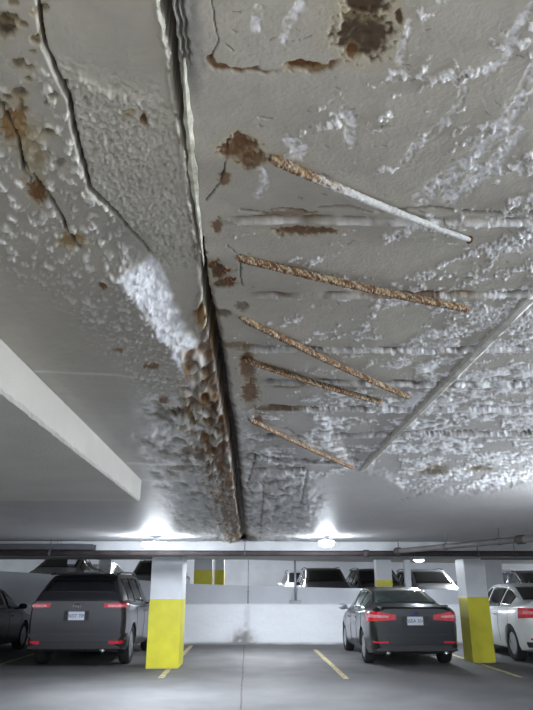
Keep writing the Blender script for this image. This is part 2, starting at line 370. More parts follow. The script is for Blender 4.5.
hline([(245,295),(330,296),(420,296),(1000,290)], .010, 1.7, .009, (.17,.11,.07), 1.6)
hline([(225,349),(330,350),(450,351),(1000,352)], .012, 1.5, .011, (.14,.12,.11))
hline([(240,381),(330,384),(450,387),(1000,388)], .014, 1.5, .013, (.12,.10,.09))
hline([(243,407),(330,410),(450,412),(1000,412)], .014, 1.3, .013, (.14,.11,.09))
hline([(243,436),(330,438),(450,436),(1000,436)], .016, 1.2, .014, (.14,.11,.09))
hline([(246,457),(300,462),(360,464)], .009, 1.5, .008, (.12,.10,.09))
hline([(250,471),(275,470),(306,470)], .006, 1.2, .008, (.14,.09,.06)); hline([(262,497),(280,497),(296,497)], .006, 1.0, .008, (.10,.09,.08))
# zone of lost cover on the right with a step at its far edge
zone = inside([(235,150),(300,120),(380,60),(470,-300),(1100,-300),(1100,474),(533,482),(470,492),(405,489),(385,474),(362,470),(300,480),(262,470),(232,420),(222,330)], 5, 7)
step = inside([(300,335),(360,300),(470,200),(1100,-60),(1100,474),(533,482),(470,492),(405,489),(385,474),(350,466),(330,430)], 4, 7)
H_ -= .012*step*sst(330, 450, PY+.35*(PX-400))
fl = fbm(GX*7+2.4*N_md, GY*6, 5, 71, .6)
ra, rb = GX*.62-GY*.78, GX*.78+GY*.62
fl = np.where(PY < 420, .55*fl+.62*fbm(ra*5+1.2*N_lo, rb*15+N_md, 5, 171, .6)*(1-sst(330,420,PY))+.55*fbm(GX*4, GY*3.2, 4, 175)*sst(330,420,PY), .45*fl+.75*fbm(GX*4, GY*3.2, 4, 175))
wgt = np.clip(.12+.55*sst(250,533,PX)*sst(40,330,PY)+.34*sst(300,440,PY)+.22*sst(420,533,PX), 0, 1)*zone*(1-.5*sst(600,900,PX))
thr = .27-.37*wgt
fm = sst(thr, thr+.06, fl+.10*N_hi)*zone*sst(3,10,dJ-JW)
fz = sst(300, 400, PY)
rel = fbm(GX*48, GY*40, 4, 81, .7)*(1-fz)+fz*fbm(GX*15, GY*15, 4, 82, .62)*1.15
H_ += fm*(.0025+.012*rel+.006*N_vh*(1-fz))
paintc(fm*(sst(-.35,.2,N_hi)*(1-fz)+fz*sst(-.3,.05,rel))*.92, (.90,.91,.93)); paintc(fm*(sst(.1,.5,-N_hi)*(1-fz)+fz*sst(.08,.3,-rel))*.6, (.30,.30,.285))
# upper right long flaky runs
for pts, wd in (([(465,88),(458,105),(445,122),(430,137),(416,146),(404,163)],3.2),([(533,5),(520,22),(512,40),(505,60),(485,72)],5),([(410,24),(405,36),(400,60)],4),([(300,5),(290,22),(284,40)],5),([(258,8),(256,30)],4),
                ([(545,60),(520,100),(500,130),(470,160),(440,185),(420,200)],8),([(520,130),(490,170),(450,200)],7),([(345,110),(352,122),(350,145)],5),([(262,172),(266,185),(258,195)],5),([(290,140),(305,150),(298,160)],6)):
    d, t = pdist(pts); k = (1-sst(wd*.5, wd*1.4, d+6*N_hi+3*N_md))*sst(-.3,.1,N_hi+.3*fl)
    H_ -= k*.003; H_ += k*.007*fbm(GX*60, GY*60, 3, 85); paintc(k*.85, (.84,.85,.88))
# ridge of the old seam parallel to the joint is a separate part; its bed is a groove
H_ -= .003*np.exp(-((GX-.735)/.012)**2)*(GY < 4.35)
# --- stains
def window(x0, x1, y0, y1):
    k = (PX > x0)&(PX < x1)&(PY > y0)&(PY < y1); r = np.where(k.any(1))[0]; q = np.where(k.any(0))[0]
    if len(r) == 0: return None
    return slice(r[0], r[-1]+1), slice(q[0], q[-1]+1)
FULL = (PX, PY, GX, GY, N_md, N_hi)
def use(W_):
    """restrict the work arrays to a window of the grid (None restores the whole)"""
    global PX, PY, GX, GY, N_md, N_hi, Cc, H_, CcF, HF
    if W_ is None: PX, PY, GX, GY, N_md, N_hi = FULL; Cc = CcF; H_ = HF
    else:
        CcF, HF = Cc, H_; PX, PY, GX, GY, N_md, N_hi = [a_[W_] for a_ in FULL]; Cc = CcF[W_]; H_ = HF[W_]
def flush(W_): CcF[W_] = Cc; HF[W_] = H_; use(None)
def stain(x, y, rx, ry, c, a=1, dep=0, s=0):
    W_ = window(x-2.2*rx-4, x+2.2*rx+4, y-2.2*ry-4, y+2.2*ry+4)
    if W_ is None: return
    use(W_); stain_(x, y, rx, ry, c, a, dep, s); flush(W_)
def stain_(x, y, rx, ry, c, a=1, dep=0, s=0):
    c = tuple(v*q for v, q in zip(c, (.66,.54,.36)))
    ang = np.arctan2((PY-y)/ry, (PX-x)/rx); r = np.hypot((PX-x)/rx, (PY-y)/ry)
    r = r*(1+.38*fbm(GX*26+s, GY*26, 4, 100+s)+.55*fbm(GX*95+s, GY*80, 3, 300+s)+.04*np.sin(ang*3+s)); k = a*(1-sst(.72, 1.12, r))
    paintc(k*.92, c); paintc(k*.4*sst(-.05,.45,fbm(GX*38,GY*38,4,120+s)), tuple(v*.5 for v in c)); H_[:] -= dep*k*(1+N_hi)
    halo = a*.35*(1-sst(.9, 1.7, r)); paintc(halo*(1-k), (.46,.38,.20))
stain(363,34,30,24,(.085,.05,.02),1,.003,1); stain(366,2,25,14,(.08,.048,.02),1,.003,2); stain(399,16,4,8,(.12,.07,.04),1,.002,3)
stain(240,148,20,13,(.20,.10,.03),1,.003,4); stain(252,160,13,9,(.22,.11,.04),.9,.003,5); stain(225,178,6,7,(.24,.13,.05),.9,0,6)
stain(38,190,11,13,(.26,.13,.03),1,.006,7); stain(14,124,14,20,(.38,.22,.05),.9,.008,8); stain(72,240,14,7,(.42,.30,.08),.8,.002,9)
stain(32,150,14,24,(.45,.38,.16),.5,0,10); stain(104,278,5,4,(.25,.13,.03),1,0,11); stain(6,28,12,9,(.10,.085,.07),1,.01,12); stain(8,18,9,6,(.14,.12,.10),.9,.01,13)
stain(152,361,8,3,(.28,.14,.04),1,0,14); stain(119,347,5,2,(.30,.16,.05),.9,0,15); stain(164,398,6,6,(.22,.11,.04),1,0,16); stain(176,412,6,4,(.06,.045,.035),.9,.006,17)
stain(188,452,7,6,(.14,.08,.05),.9,.006,18); stain(200,458,6,4,(.12,.07,.04),.9,.006,19); stain(178,468,9,3,(.12,.09,.07),.8,.006,20)
stain(144,118,4,5,(.16,.07,.04),1,.006,21); stain(128,110,7,3,(.45,.40,.26),.6,0,22)
stain(217,271,7,10,(.14,.085,.04),1,.004,23); stain(223,284,12,4,(.16,.09,.035),1,.004,24); stain(242,306,7,5,(.12,.09,.06),.7,.004,25); stain(224,313,9,4,(.13,.10,.06),.8,.004,26)
stain(247,365,8,16,(.24,.12,.04),.95,.004,27); stain(250,392,9,12,(.24,.12,.04),.95,.004,28); stain(236,345,18,3,(.25,.14,.05),.7,.002,29); stain(305,231,34,4.2,(.20,.105,.04),1,.003,30)
stain(288,213,26,3,(.24,.14,.07),.7,.002,31); stain(217,227,5,8,(.24,.12,.05),.9,.002,32); stain(405,294,44,3,(.20,.12,.07),.8,.002,33); stain(248,261,6,4,(.32,.19,.07),.9,0,34)
stain(275,408,22,2.6,(.18,.11,.05),.9,.003,35); stain(258,420,5,7,(.24,.13,.06),.8,.003,36); stain(60,160,5,5,(.1,.1,.09),.6,.004,37); stain(290,386,20,2.4,(.20,.13,.08),.7,.003,38)
stain(437,470,12,4,(.25,.20,.16),.7,.004,39); stain(430,474,14,2.5,(.14,.12,.11),.8,.004,40); stain(480,470,12,2.5,(.22,.17,.13),.8,.004,41); stain(247,540,10,6,(.10,.09,.085),.9,.01,42)
for i, (x, y, r) in enumerate(((20,62,7),(30,64,5),(34,48,3),(29,77,4),(24,21,5),(13,2,6),(4,105,5),(40,8,6),(36,36,6),(41,31,5),(48,100,4),(54,90,5),(20,92,7),(66,80,3),(24,108,5),(8,96,6),(50,128,8))):
    stain(x, y, r, r*.75, (.22,.21,.19), .85, .007, 50+i)
d, t = pdist([(210,60),(214,68),(225,67),(240,70),(262,69),(285,68),(300,64),(310,70),(330,66),(345,58)])
k = (1-sst(1.6,4.2,d+5*N_hi+3*N_md))*sst(-.28,.12,fbm(GX*16,GY*16,3,140)+.1); paintc(k*.95, (.15,.075,.03)); H_ -= k*.004
stain(304,66,18,5,(.17,.085,.03),.95,.004,80); stain(352,52,6,7,(.20,.10,.035),.95,.003,81)
# --- cracks
def crack(pts, *a, **k):
    W_ = window(min(p[0] for p in pts)-8, max(p[0] for p in pts)+8, min(p[1] for p in pts)-8, max(p[1] for p in pts)+8)
    if W_ is None: return
    use(W_); crack_(pts, *a, **k); flush(W_)
def crack_(pts, wd=1.3, dep=.016, c=(.035,.033,.03), a=.95, lo=None):
    global PX, PY
    PX = PX+2.4*fbm(GX*38, GY*38, 4, 155, .6); d, t = pdist(pts); wd = wd*.72; wv = wd*(1+.6*fbm(GX*30,GY*30,3,150))*(1+.5*N_md); k = a*(1-sst(wv*.55, wv*1.25, d+1.2*N_md))
    if lo is not None: k = k*sst(lo, lo+.2, fbm(GX*20, GY*20, 3, 151))
    paintc(k, c); H_[:] -= dep*k
crack(crackA, 2.3, .02); crack(crackB, 2.1, .018, (.05,.045,.035))
crack([(22,160),(24,170),(32,178)], 1.5)
crack([(212,-5),(214,20),(219,40),(213,52),(210,60)], .9, .006, a=.8); crack([(226,45),(232,50)], .7); crack([(228,140),(226,160),(222,178),(216,188),(206,200)], 1.0, .006, a=.8)
crack([(258,117),(272,119)], .7, a=.6)
crack([(240,262),(241,275),(242,285)], 1.2, .006, a=.8); crack([(228,246),(238,254),(248,260)], 1.1, .008, (.08,.06,.04)); crack([(240,210),(262,212),(282,208),(310,212)], 1.2, .008, (.07,.06,.05), .85, -.3)
crack([(320,208),(345,206),(370,212),(400,210),(430,207),(470,212),(560,214)], 1.5, .010, (.12,.10,.085), .8, -.25)
crack([(256,455),(252,470),(248,480)], 1.4, .01, a=.8); crack([(307,470),(304,488),(300,505)], 1.6, .008, (.2,.19,.18), .7)
crack([(263,482),(263,500),(261,520),(260,538)], 1.2, .008, (.16,.12,.10), .8); crack([(246,455),(262,456),(290,462)], 1.2, .01, (.10,.08,.06), .8)
for pts in ([(182,440),(196,455),(205,470),(214,486)],[(206,470),(214,500),(222,525)],[(196,480),(206,505),(216,520)],[(168,500),(176,520),(190,530)],[(246,482),(254,500),(250,515),(256,530)],[(246,500),(262,512)],[(250,520),(268,530)],[(258,480),(250,492)],[(330,440),(350,452),(372,458)],[(270,425),(290,430),(300,440)],[(400,500),(420,494)]):
    crack(pts, 1.5, .006, (.16,.13,.11), .55, -.15)
for k in range(70):     # short hairlines and specks
    x = random.uniform(215, 520); y = random.uniform(10, 330); l = random.uniform(2, 9); a = random.uniform(-.5, .7)
    crack([(x, y), (x+l*cos(a), y+l*sin(a))], .8, .003, (.16,.15,.14), .6)
# form lines on the left and the ragged crest near the beam
for pts, a in (([(30,371),(110,373),(200,378)], .35), ([(128,463),(200,466)], .4), ([(140,480),(215,482)], .3), ([(255,473),(330,474)],.2)):
    d, t = pdist(pts); k = a*(1-sst(.6,1.4,d)); paintc(k, (.82,.83,.84)); H_ += .002*k
near = sst(505, 534, PY)*np.exp(-((PX-240)/75)**2); H_ += near*.022*fbm(GX*5, GY*1.6, 4, 160); paintc(near*sst(.05,.3,-fbm(GX*5, GY*1.6, 4, 160))*.5, (.25,.24,.23))
# fade to the flat soffit at the edges of the modelled zone
U_ = np.repeat(uc[None, :], nr, 0); e = (1-sst(UM-.20, UM-.01, np.abs(U_)+.05*N_lo))*sst(0, 60, PY+322)
H_ *= e; Cc = Cc*e[..., None]+(1-e[..., None])*np.array([.44,.42,.38])
H_ = np.clip(H_, -.11, .045)
under = (GX < -.80) & (GY < 4.7); H_[under] = np.minimum(H_[under], .004)
V = np.stack([GX, GY, ZC-H_], -1).reshape(-1, 3)
# surrounding flat soffit and slab body as one structure object, the relief zone its child
y0, y1 = float(Yr[0]), 11.62
def ux(y): return UM*(y*K1+K0)
cv = [(-16,-6,ZC),(16,-6,ZC),(16,y0,ZC),(-16,y0,ZC),(-ux(y0),y0,ZC),(ux(y0),y0,ZC),(-16,y1,ZC),(-ux(y1),y1,ZC),(ux(y1),y1,ZC),(16,y1,ZC),(-16,19.2,ZC),(16,19.2,ZC),
      (-16,-6,ZC+.35),(16,-6,ZC+.35),(16,19.2,ZC+.35),(-16,19.2,ZC+.35)]
cf_ = [(0,1,2,5,4,3),(3,4,7,6),(5,2,9,8),(6,7,8,9,11,10),(12,13,14,15),(0,1,13,12),(10,11,14,15),(0,3,6,10,15,12),(1,2,9,11,14,13)]
ceiling = struct(pyd('ceiling', cv, cf_, M['paint']))
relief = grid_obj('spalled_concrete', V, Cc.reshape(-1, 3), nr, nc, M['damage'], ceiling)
relief['label'] = 'cracked, rust-stained and flaking painted concrete around the open joint'
# longitudinal drop beam on the left with ragged lower arris
n = 260; v = []; f = []
ys = np.linspace(-3, 4.78, n)
for i, y in enumerate(ys):
    a = .004*float(noise(np.array([y*9.]), np.array([.3]), 5)[0]) + .005*float(noise(np.array([y*31.]), np.array([.7]), 6)[0])
    b = .010*max(0, float(noise(np.array([y*17.]), np.array([.2]), 7)[0]))
    x = -.79
    v += [(-4.2, y, ZC+.03), (x, y, ZC+.03), (x, y, 2.09), (x+a*.6-.002, y, 2.066+a), (x-.012-b, y, 2.056), (x-.5, y, 2.055), (-4.2, y, 2.055)]
for i in range(n-1):
    for k in range(7):
        f.append((7*i+k, 7*i+(k+1) % 7, 7*i+7+(k+1) % 7, 7*i+7+k))
f += [tuple(range(7)), tuple(range(7*n-7, 7*n))[::-1]]
beamL = pyd('drop_panel', v, f, M['soffit'], ceiling)
box('cross_beam', -16, 16, 11.62, 14.95, 2.035, ZC+.05, mat('cross_beam_paint', (.40,.41,.42), .6, var=.08, scale=3), ceiling)

# seam ridge right of the joint
n = 240; v = []; f = []
for i in range(n):
    y = .9+(4.32-.9)*i/(n-1); a = .0025*float(noise(np.array([y*25.]), np.array([.4]), 3)[0]); b = .0025*float(noise(np.array([y*40.]), np.array([1.4]), 4)[0])
    v += [(.744+a, y, ZC+.02), (.747+a, y, ZC-.003), (.752+b, y, ZC-.007+a), (.772+a, y, ZC-.009+b), (.781+b, y, ZC-.003), (.782, y, ZC+.02)]
for i in range(n-1):
    for k in range(6): f.append((6*i+k, 6*i+(k+1) % 6, 6*i+6+(k+1) % 6, 6*i+6+k))
f += [tuple(range(6)), tuple(range(6*n-6, 6*n))[::-1]]
sr = pyd('seam_ridge', v, f, mat('seam_mortar', (.60,.59,.53), .65, var=.12, scale=20, bump=.4, bscale=120), ceiling)

# hanging strip of old sealant along the joint
v = []; f = []; n = 70; pts = [(184,62),(185,80),(187,110),(190,140),(192,165),(196,200),(200,230),(202,252),(204,266)]
for i in range(n):
    py = 62+(266-62)*i/(n-1); px = np.interp(py, [p[1] for p in pts], [p[0] for p in pts])
    z = ZC-.010-.004*sin(i*.21); wdt = (.0015+.0075*sin(pi*min(1, i/(n-1)*1.05)))*(1+.35*sin(i*.55)*sin(i*.23)); wdt = abs(wdt)
    p = onz(px, py, z); tw = .6*sin(i*.13)
    for (dx, dz) in ((-wdt*.8, 0.0), (0, -.002), (wdt*.8, .003+.006*tw), (wdt*.8, .009+.006*tw), (-wdt*.8, .006)):
        v.append((p.x+dx, p.y, p.z+dz))
for i in range(n-1):
    for k in range(5): f.append((5*i+k, 5*i+(k+1) % 5, 5*i+5+(k+1) % 5, 5*i+5+k))
f += [tuple(range(5)), tuple(range(5*n-5, 5*n))[::-1]]
pyd('sealant_strip', v, f, mat('old_sealant', (.66,.66,.56), .6, var=.25, scale=30, bump=.4, bscale=80, c2=(.36,.35,.27)), ceiling).__setitem__('label', 'pale strip of old sealant hanging from the joint')

# rusted reinforcing bars pulled out of the soffit
def rebar(p0, p1, z0, z1, r, label, white=0, mid=None, seed=0):
    a = onz(*p0, z0); b = onz(*p1, z1); L = (b-a).length; n = int(L/.0022); m_ = 14
    c = (a+b)/2+Vector((0, 0, -.006)); d = (b-a).normalized(); s1 = d.orthogonal().normalized()
    s1 = Vector((0,0,1))-d*d.z; s1.normalize(); s2 = d.cross(s1)
    i = np.arange(n)[:, None]; k = np.arange(m_)[None, :]; t = i/(n-1.0); th = 2*pi*k/m_
    A = np.array(a); B = np.array(b); Cn = np.array(c)
    P = (1-t)[..., None]**2*A + (2*t*(1-t))[..., None]*(2*Cn-(A+B)/2) + (t**2)[..., None]*B
    sa = t*L; tx = np.cos(th)*2+0*t; ty = np.sin(th)*2+0*t
    nz1 = fbm(sa*60+seed+tx*.5, ty+sa*13+seed, 3, 200+seed); nz2 = fbm(sa*190+tx, ty*1.5+3, 3, 210+seed)
    rib = np.maximum(0, np.sin((sa/.0105+.12*np.sin(th*2))*2*pi))**3
    rib2 = np.exp(-((np.cos(th))**2)/.05)
    rr = r*(1+.13*rib+.07*rib2+.30*nz1*.6+.22*nz2)*np.minimum(1, .55+t*16)*np.minimum(1, .75+(1-t)*50)*(1-(.45*t if white else 0))
    Q = P + rr[..., None]*(np.cos(th)[..., None]*np.array(s1)+np.sin(th)[..., None]*np.array(s2))
    cn = fbm(sa*55+tx*.8, ty*.8+sa*20, 4, 220+seed)
    col = np.ones(cn.shape+(3,))*np.array([.20,.10,.04])
    def mixc(col, k, c): k = np.clip(k, 0, 1)[..., None]; return col*(1-k)+np.array(c)*k
    col = mixc(col, sst(.02,.3,cn)*.8, (.46,.37,.22)); col = mixc(col, sst(.0,.25,-cn)*.9, (.09,.040,.022)); col = mixc(col, sst(.15,.35,nz2)*.75, (.66,.62,.52))
    col = mixc(col, sst(.15,.35,-nz2)*.6, (.07,.035,.02))
    if white: col = mixc(col, sst(white-.12, white+.05, t+.35*nz1)*.93, (.70,.71,.70)); col = mixc(col, sst(white-.12, white+.05, t)*sst(.0,.3,cn)*.8, (.42,.41,.38)) if white else col
    nn, mm = cn.shape; Qc = np.concatenate([Q, Q[:, :1]], 1); cc = np.concatenate([col, col[:, :1]], 1)
    o = grid_obj('reinforcing_bar', Qc.reshape(-1, 3), cc.reshape(-1, 3), nn, mm+1, RB, ceiling)
    # end caps
    MB().lathe([(r*.15,-.0012),(r*.86,-.0008),(r*.92,.002)], 14, 'z').build('bar_end', M_rust, o, True)
    e_ = o.children[0]; e_.matrix_local = Matrix.Translation(b) @ (-d).to_track_quat('Z', 'Y').to_matrix().to_4x4()
    o['label'] = label; return o
RB = col_mat('rusted_steel', .8, .5, 400, .002, .3); M_rust = mat('rust', (.24,.10,.035), .9, var=.3, scale=150, bump=.4, bscale=400)
rebar((270,158),(470,240), ZC-.006, ZC-.008, .0098, 'uppermost bar, rusty at its left end and coated in white paint to the right', white=.30, seed=1)
rebar((236,257),(468,309), ZC-.002, ZC-.034, .0100, 'long rusted bar ending in mid air under the paint', seed=2)
rebar((240,317),(408,397), ZC-.002, ZC-.034, .0105, 'rusted bar third from the top, running to the lower right', seed=3)
rebar((243,359),(381,402), ZC-.002, ZC-.030, .0110, 'short rusted bar just below and left of the third', seed=4)
rebar((249,419),(353,468), ZC-.002, ZC-.030, .0115, 'lowest rusted bar, farthest from the viewer', seed=5)

# loose pieces of crust beside the joint
for (px, py, l, a) in ((216,272,.05,.7),(222,280,.045,.6),(209,265,.03,1.0)):
    p = onz(px, py, ZC-.008); q = p+Vector((cos(a)*l, sin(a)*-l*.6, -.004)); mbp = []; rr = []
    for i in range(12):
        t = i/11; mbp.append(p.lerp(q, t)+Vector((0, .004*sin(i*1.7), .003*cos(i*2.3)))); rr.append(.004*(1+.5*sin(i*2.1))*(.4+sin(pi*t)))
    MB().tube(mbp, rr, 8).build('rust_flake', M_rust, ceiling, True)

# ------------------------------------------------------------------ pillars
def pillar(x0, x1, y0, y1, z0, z1, zy, label, group=None):
    e = empty('concrete_pillar', ((x0+x1)/2, (y0+y1)/2, z0)); hx = (x1-x0)/2; hy = (y1-y0)/2
    box('shaft', -hx, hx, -hy, hy, 0, z1-z0+.01, M['colwhite'], e, bevel=.012)
    box('yellow_band', -hx-.004, hx+.004, -hy-.004, hy+.004, .005, zy-z0, M['yellow'], e, bevel=.012)
    return tag(e, label, 'pillar', group)
zyL = ony(163, 599, 13.5).z; zyR = ony(475, 597, 14.34).z
pillar(-1.92, -1.30, 13.52, 14.4, 0, 2.035, zyL, 'square white concrete pillar with yellow lower half beside the dark SUV')
pillar(4.64, 5.10, 14.34, 14.93, 0, 2.035, zyR, 'white and yellow concrete pillar between the black and white sedans')
def rpillar(xp0, xp1, Y, dep, ypx_y, label):
    a = ony(xp0, 575, Y).x; b = ony(xp1, 575, Y).x; xm = (a+b)/2; zf = rampz(xm)
    zy = ony((xp0+xp1)/2, ypx_y, Y).z if ypx_y else zf+.05
    pillar(a, b, Y, Y+dep, zf, rampz(xm)+2.30, max(zy, zf+.04), label)
rpillar(194, 212, 23.2, .5, 570, 'wide white and yellow pillar on the ramp, left of the two beyond the stained wall')
rpillar(214.5, 224, 27.5, .5, 570, 'narrower yellow and white pillar on the ramp behind the stained wall')
rpillar(377, 392, 21.5, .45, 580, 'white pillar with yellow foot on the ramp behind the black sedan roof')
rpillar(405, 411, 21.0, .16, None, 'slim white post on the ramp behind the right of the black sedan')
rpillar(66, 74, 22.0, .3, None, 'slim white post on the ramp above the dark SUV')
rpillar(98, 108, 25.0, .4, None, 'pale post on the ramp right of the slim one above the SUV')
rpillar(486, 503, 24.0, .5, None, 'white pillar on the ramp right of the near right yellow pillar')

# ------------------------------------------------------------------ lamps
def lamp(x, y, zc_, label, group, s=1.0, drop=.07, g='globe'):
    e = empty('ceiling_lamp', (x, y, zc_))
    MB().lathe([(.06*s,.0),(.06*s,-.02),(.022*s,-.026),(.022*s,-drop),(.10*s,-drop-.008),(.125*s,-drop-.03),(.12*s,-drop-.04)], 24).build('lamp_base', M['lampbody'], e, True)
    MB().lathe([(.118*s,-drop-.035),(.135*s,-drop-.05),(.128*s,-drop-.075),(.095*s,-drop-.105),(.045*s,-drop-.12),(.01*s,-drop-.123)], 24).build('lamp_globe', M[g], e, True)
    return tag(e, label, 'lamp', group)
GL = 'ceiling lamps on the parking level'
lamp(-1.43, 10.3, ZC, 'glaring white ceiling lamp in front of the left pillar', GL, 1.5, .07)
lamp(1.22, 10.3, ZC, 'bright round ceiling lamp hanging above the empty stall', GL, .9, .04)
lamp(4.36, 17.0, ZC, 'small bright ceiling lamp seen above the black sedan', GL, .9, .03)
lamp(0.4, 15.6, ZC, 'added wall fill lamp hidden behind the cross beam above the stained wall', GL, 1.0, .0, 'globe_wall_fill')  # added unseen lamp that brightens the back wall
for (x, y, d, t) in ((3.1, 4.4, .20, 'bright lane lamp on a short stem right of the view, far one'), (3.2, 0.6, .20, 'added fill lamp on a short stem right of the viewer'), (-3.4, -1.5, .16, 'added fill lamp behind the viewer on the left')):  # far right one follows the raking light; the other two are added fill
    lamp(x, y, ZC, t, None, 1.2, d, 'globe_near')
for (x, y, t) in ((-5.5, 29.0, 'left fill lamp added over the ramp'), (0.6, 28.9, 'middle fill lamp added over the ramp'), (8.6, 27.0, 'right fill lamp added over the ramp')): lamp(x, y, rampz(x)+2.30, t, None, 1.2, .03, 'globe_near')  # added lamps that brighten the ramp and the wall beyond

# ------------------------------------------------------------------ pipes
def rod(mb, x, y, z0, z1, r=.006): mb.tube([(x,y,z0),(x,y,z1)], r, 8)
zp = ony(266, 553.3, 11.25).z
e = empty('sprinkler_pipe', (0, 11.25, zp))
MB().tube([(-9,0,0),(9,0,0)], .045, 16).build('pipe_run', M['pipe'], e, True)
for x in (-6.2,-3.3,-.05,2.55,3.9,6.3):
    m = MB(); rod(m, x, 0, .04, ZC-zp+.004, .007); m.tube([(x-.015,0,0),(x+.015,0,0)], .052, 16); m.build('hanger', M['darksteel'], e)
for x in (-4.6,2.0,5.0):
    MB().tube([(x-.05,0,0),(x-.045,0,0),(x+.045,0,0),(x+.05,0,0)], [.047,.058,.058,.047], 16).build('coupling', M['pipe'], e, True)
tag(e, 'long dark sprinkler pipe running straight across under the ceiling', 'pipe')
# branch rising toward the viewer on the right
a = ony(398, 551, 11.1); b = ony(533, 538.5, 8.3); d = (b-a); b2 = a+d*1.5
e = empty('branch_pipe', a)
MB().tube([(0,0,0), d*.5, d*1.5], .042, 16).build('pipe_run', M['greypipe'], e, True)
for t in (.0, .93): MB().tube([d*(t-.02), d*(t-.018), d*(t+.018), d*(t+.02)], [.044,.058,.058,.044], 16).build('coupling', M['pipe'], e, True)
for t in (.42, .80, 1.2):
    q = d*t; m = MB(); m.tube([(q.x,q.y,q.z+.03),(q.x,q.y,ZC-a.z+.004)], .007, 8); m.tube([d*(t-.008), d*(t+.008)], .05, 16); m.build('hanger', M['darksteel'], e)
tag(e, 'grey branch pipe slanting up to the right edge of the picture', 'pipe')
z2 = ony(500, 560, 12.0).z-.0
e = empty('lower_pipe', (0, 11.42, 0))
zl = ony(500, 558.5, 11.3).z
MB().tube([(4.0,0,zl),(9,0,zl)], .018, 12).build('pipe_run', M['darksteel'], e, True)
for x in (4.6, 6.4, 8.2): MB().tube([(x,.0,zl),(x,.0,ZC+.0)], .006, 8).build('hanger', M['darksteel'], e)
tag(e, 'thin dark pipe right below the long sprinkler pipe at the right', 'pipe')
# dark tray under the ceiling at the far left
c0 = ony(94.5, 547, 11.45); t0 = ony(60, 544.3, 11.45).z; t1 = ony(60, 550.3, 11.45).z
e = empty('cable_tray', (c0.x, 11.45, t1))
m = MB(); m.box(-6,0,-.12,.12,0,.008); m.box(-6,0,-.12,-.11,0,t0-t1); m.box(-6,0,.11,.12,0,t0-t1); m.build('tray_channel', M['darksteel'], e)
for x in (-.6,-2.4,-4.2):
    for q in (-.1, .1): MB().tube([(x,q,.004),(x,q,ZC-t1)], .005, 6).build('hanger', M['darksteel'], e)
tag(e, 'dark flat cable tray under the ceiling at the far left', 'cable tray')
# standing conduits on the ledge of the back wall
def conduit(px, r, label, foot):
    p = ony(px, 604, 18.93); e = empty('conduit', (p.x, 18.93, 1.025))
    MB().tube([(0,0,0),(0,0,ZC-1.025)], r, 12).build('pipe_run', M['zinc'], e, True)
    if foot: box('foot_box', -.16, .16, -.035, .04, 0, .09, M['zinc'], e, bevel=.01); box('clamp', -.06, .06, -.04, .03, .35, .38, M['zinc'], e)
    else: box('clamp', -.04, .04, -.03, .03, .3, .33, M['zinc'], e)
    tag(e, label, 'pipe')
conduit(248, .012, 'thin grey conduit standing on the wall ledge above the floor joint', False)
conduit(295.5, .03, 'thicker grey conduit with a box at its foot on the wall ledge', True)

# ------------------------------------------------------------------ cars
SED = dict(L=4.55, W=.91, zt=[(0,1.06),(.04,1.10),(.12,1.12),(.35,1.125),(.62,1.12),(.8,1.18),(1.35,1.39),(1.75,1.455),(2.2,1.47),(2.6,1.44),(3.45,1.06),(3.7,1.0),(4.2,.86),(4.45,.72),(4.55,.60)],
   zb=[(0,1.01),(.1,1.05),(.6,1.05),(1.2,1.0),(3.3,.93),(4.1,.80),(4.45,.66),(4.55,.54)], bot=[(0,.36),(.15,.25),(.5,.20),(4.1,.19),(4.4,.22),(4.55,.3)],
   w=[(0,.76),(.06,.82),(.2,.87),(.6,.905),(2.5,.91),(3.6,.90),(4.1,.86),(4.4,.74),(4.55,.56)], wr=[(0,.62),(.12,.72),(.6,.74),(.8,.68),(1.35,.57),(2.0,.56),(2.6,.58),(3.4,.68),(3.8,.72),(4.55,.40)],
   rg=(.72,1.38,.055), wg=(2.66,3.36,.07), sg=[(.98,1.56),(1.62,2.38),(2.46,3.22)], wheels=(.97,3.66), wrad=.325, mir=3.02, mz=.98)
SUVP = dict(L=4.85, W=.96, zt=[(0,1.22),(.03,1.27),(.08,1.31),(.22,1.47),(.38,1.62),(.52,1.69),(1.0,1.725),(2.2,1.735),(2.8,1.69),(3.75,1.17),(3.95,1.12),(4.5,.98),(4.75,.80),(4.85,.66)],
   zb=[(0,1.18),(.05,1.20),(.3,1.20),(1.2,1.14),(3.5,1.04),(4.3,.92),(4.7,.76),(4.85,.60)], bot=[(0,.42),(.15,.32),(.5,.26),(4.3,.24),(4.6,.27),(4.85,.36)],
   w=[(0,.86),(.05,.90),(.15,.935),(.5,.96),(2.8,.965),(3.9,.95),(4.4,.90),(4.7,.78),(4.85,.58)], wr=[(0,.80),(.08,.80),(.22,.74),(.45,.66),(1.0,.65),(2.4,.65),(2.9,.68),(3.7,.76),(4.2,.76),(4.85,.42)],
   rg=(.13,.35,.05), wg=(2.88,3.66,.07), sg=[(.62,1.32),(1.38,2.28),(2.36,3.35)], wheels=(.98,3.80), wrad=.37, mir=3.05, mz=1.08)
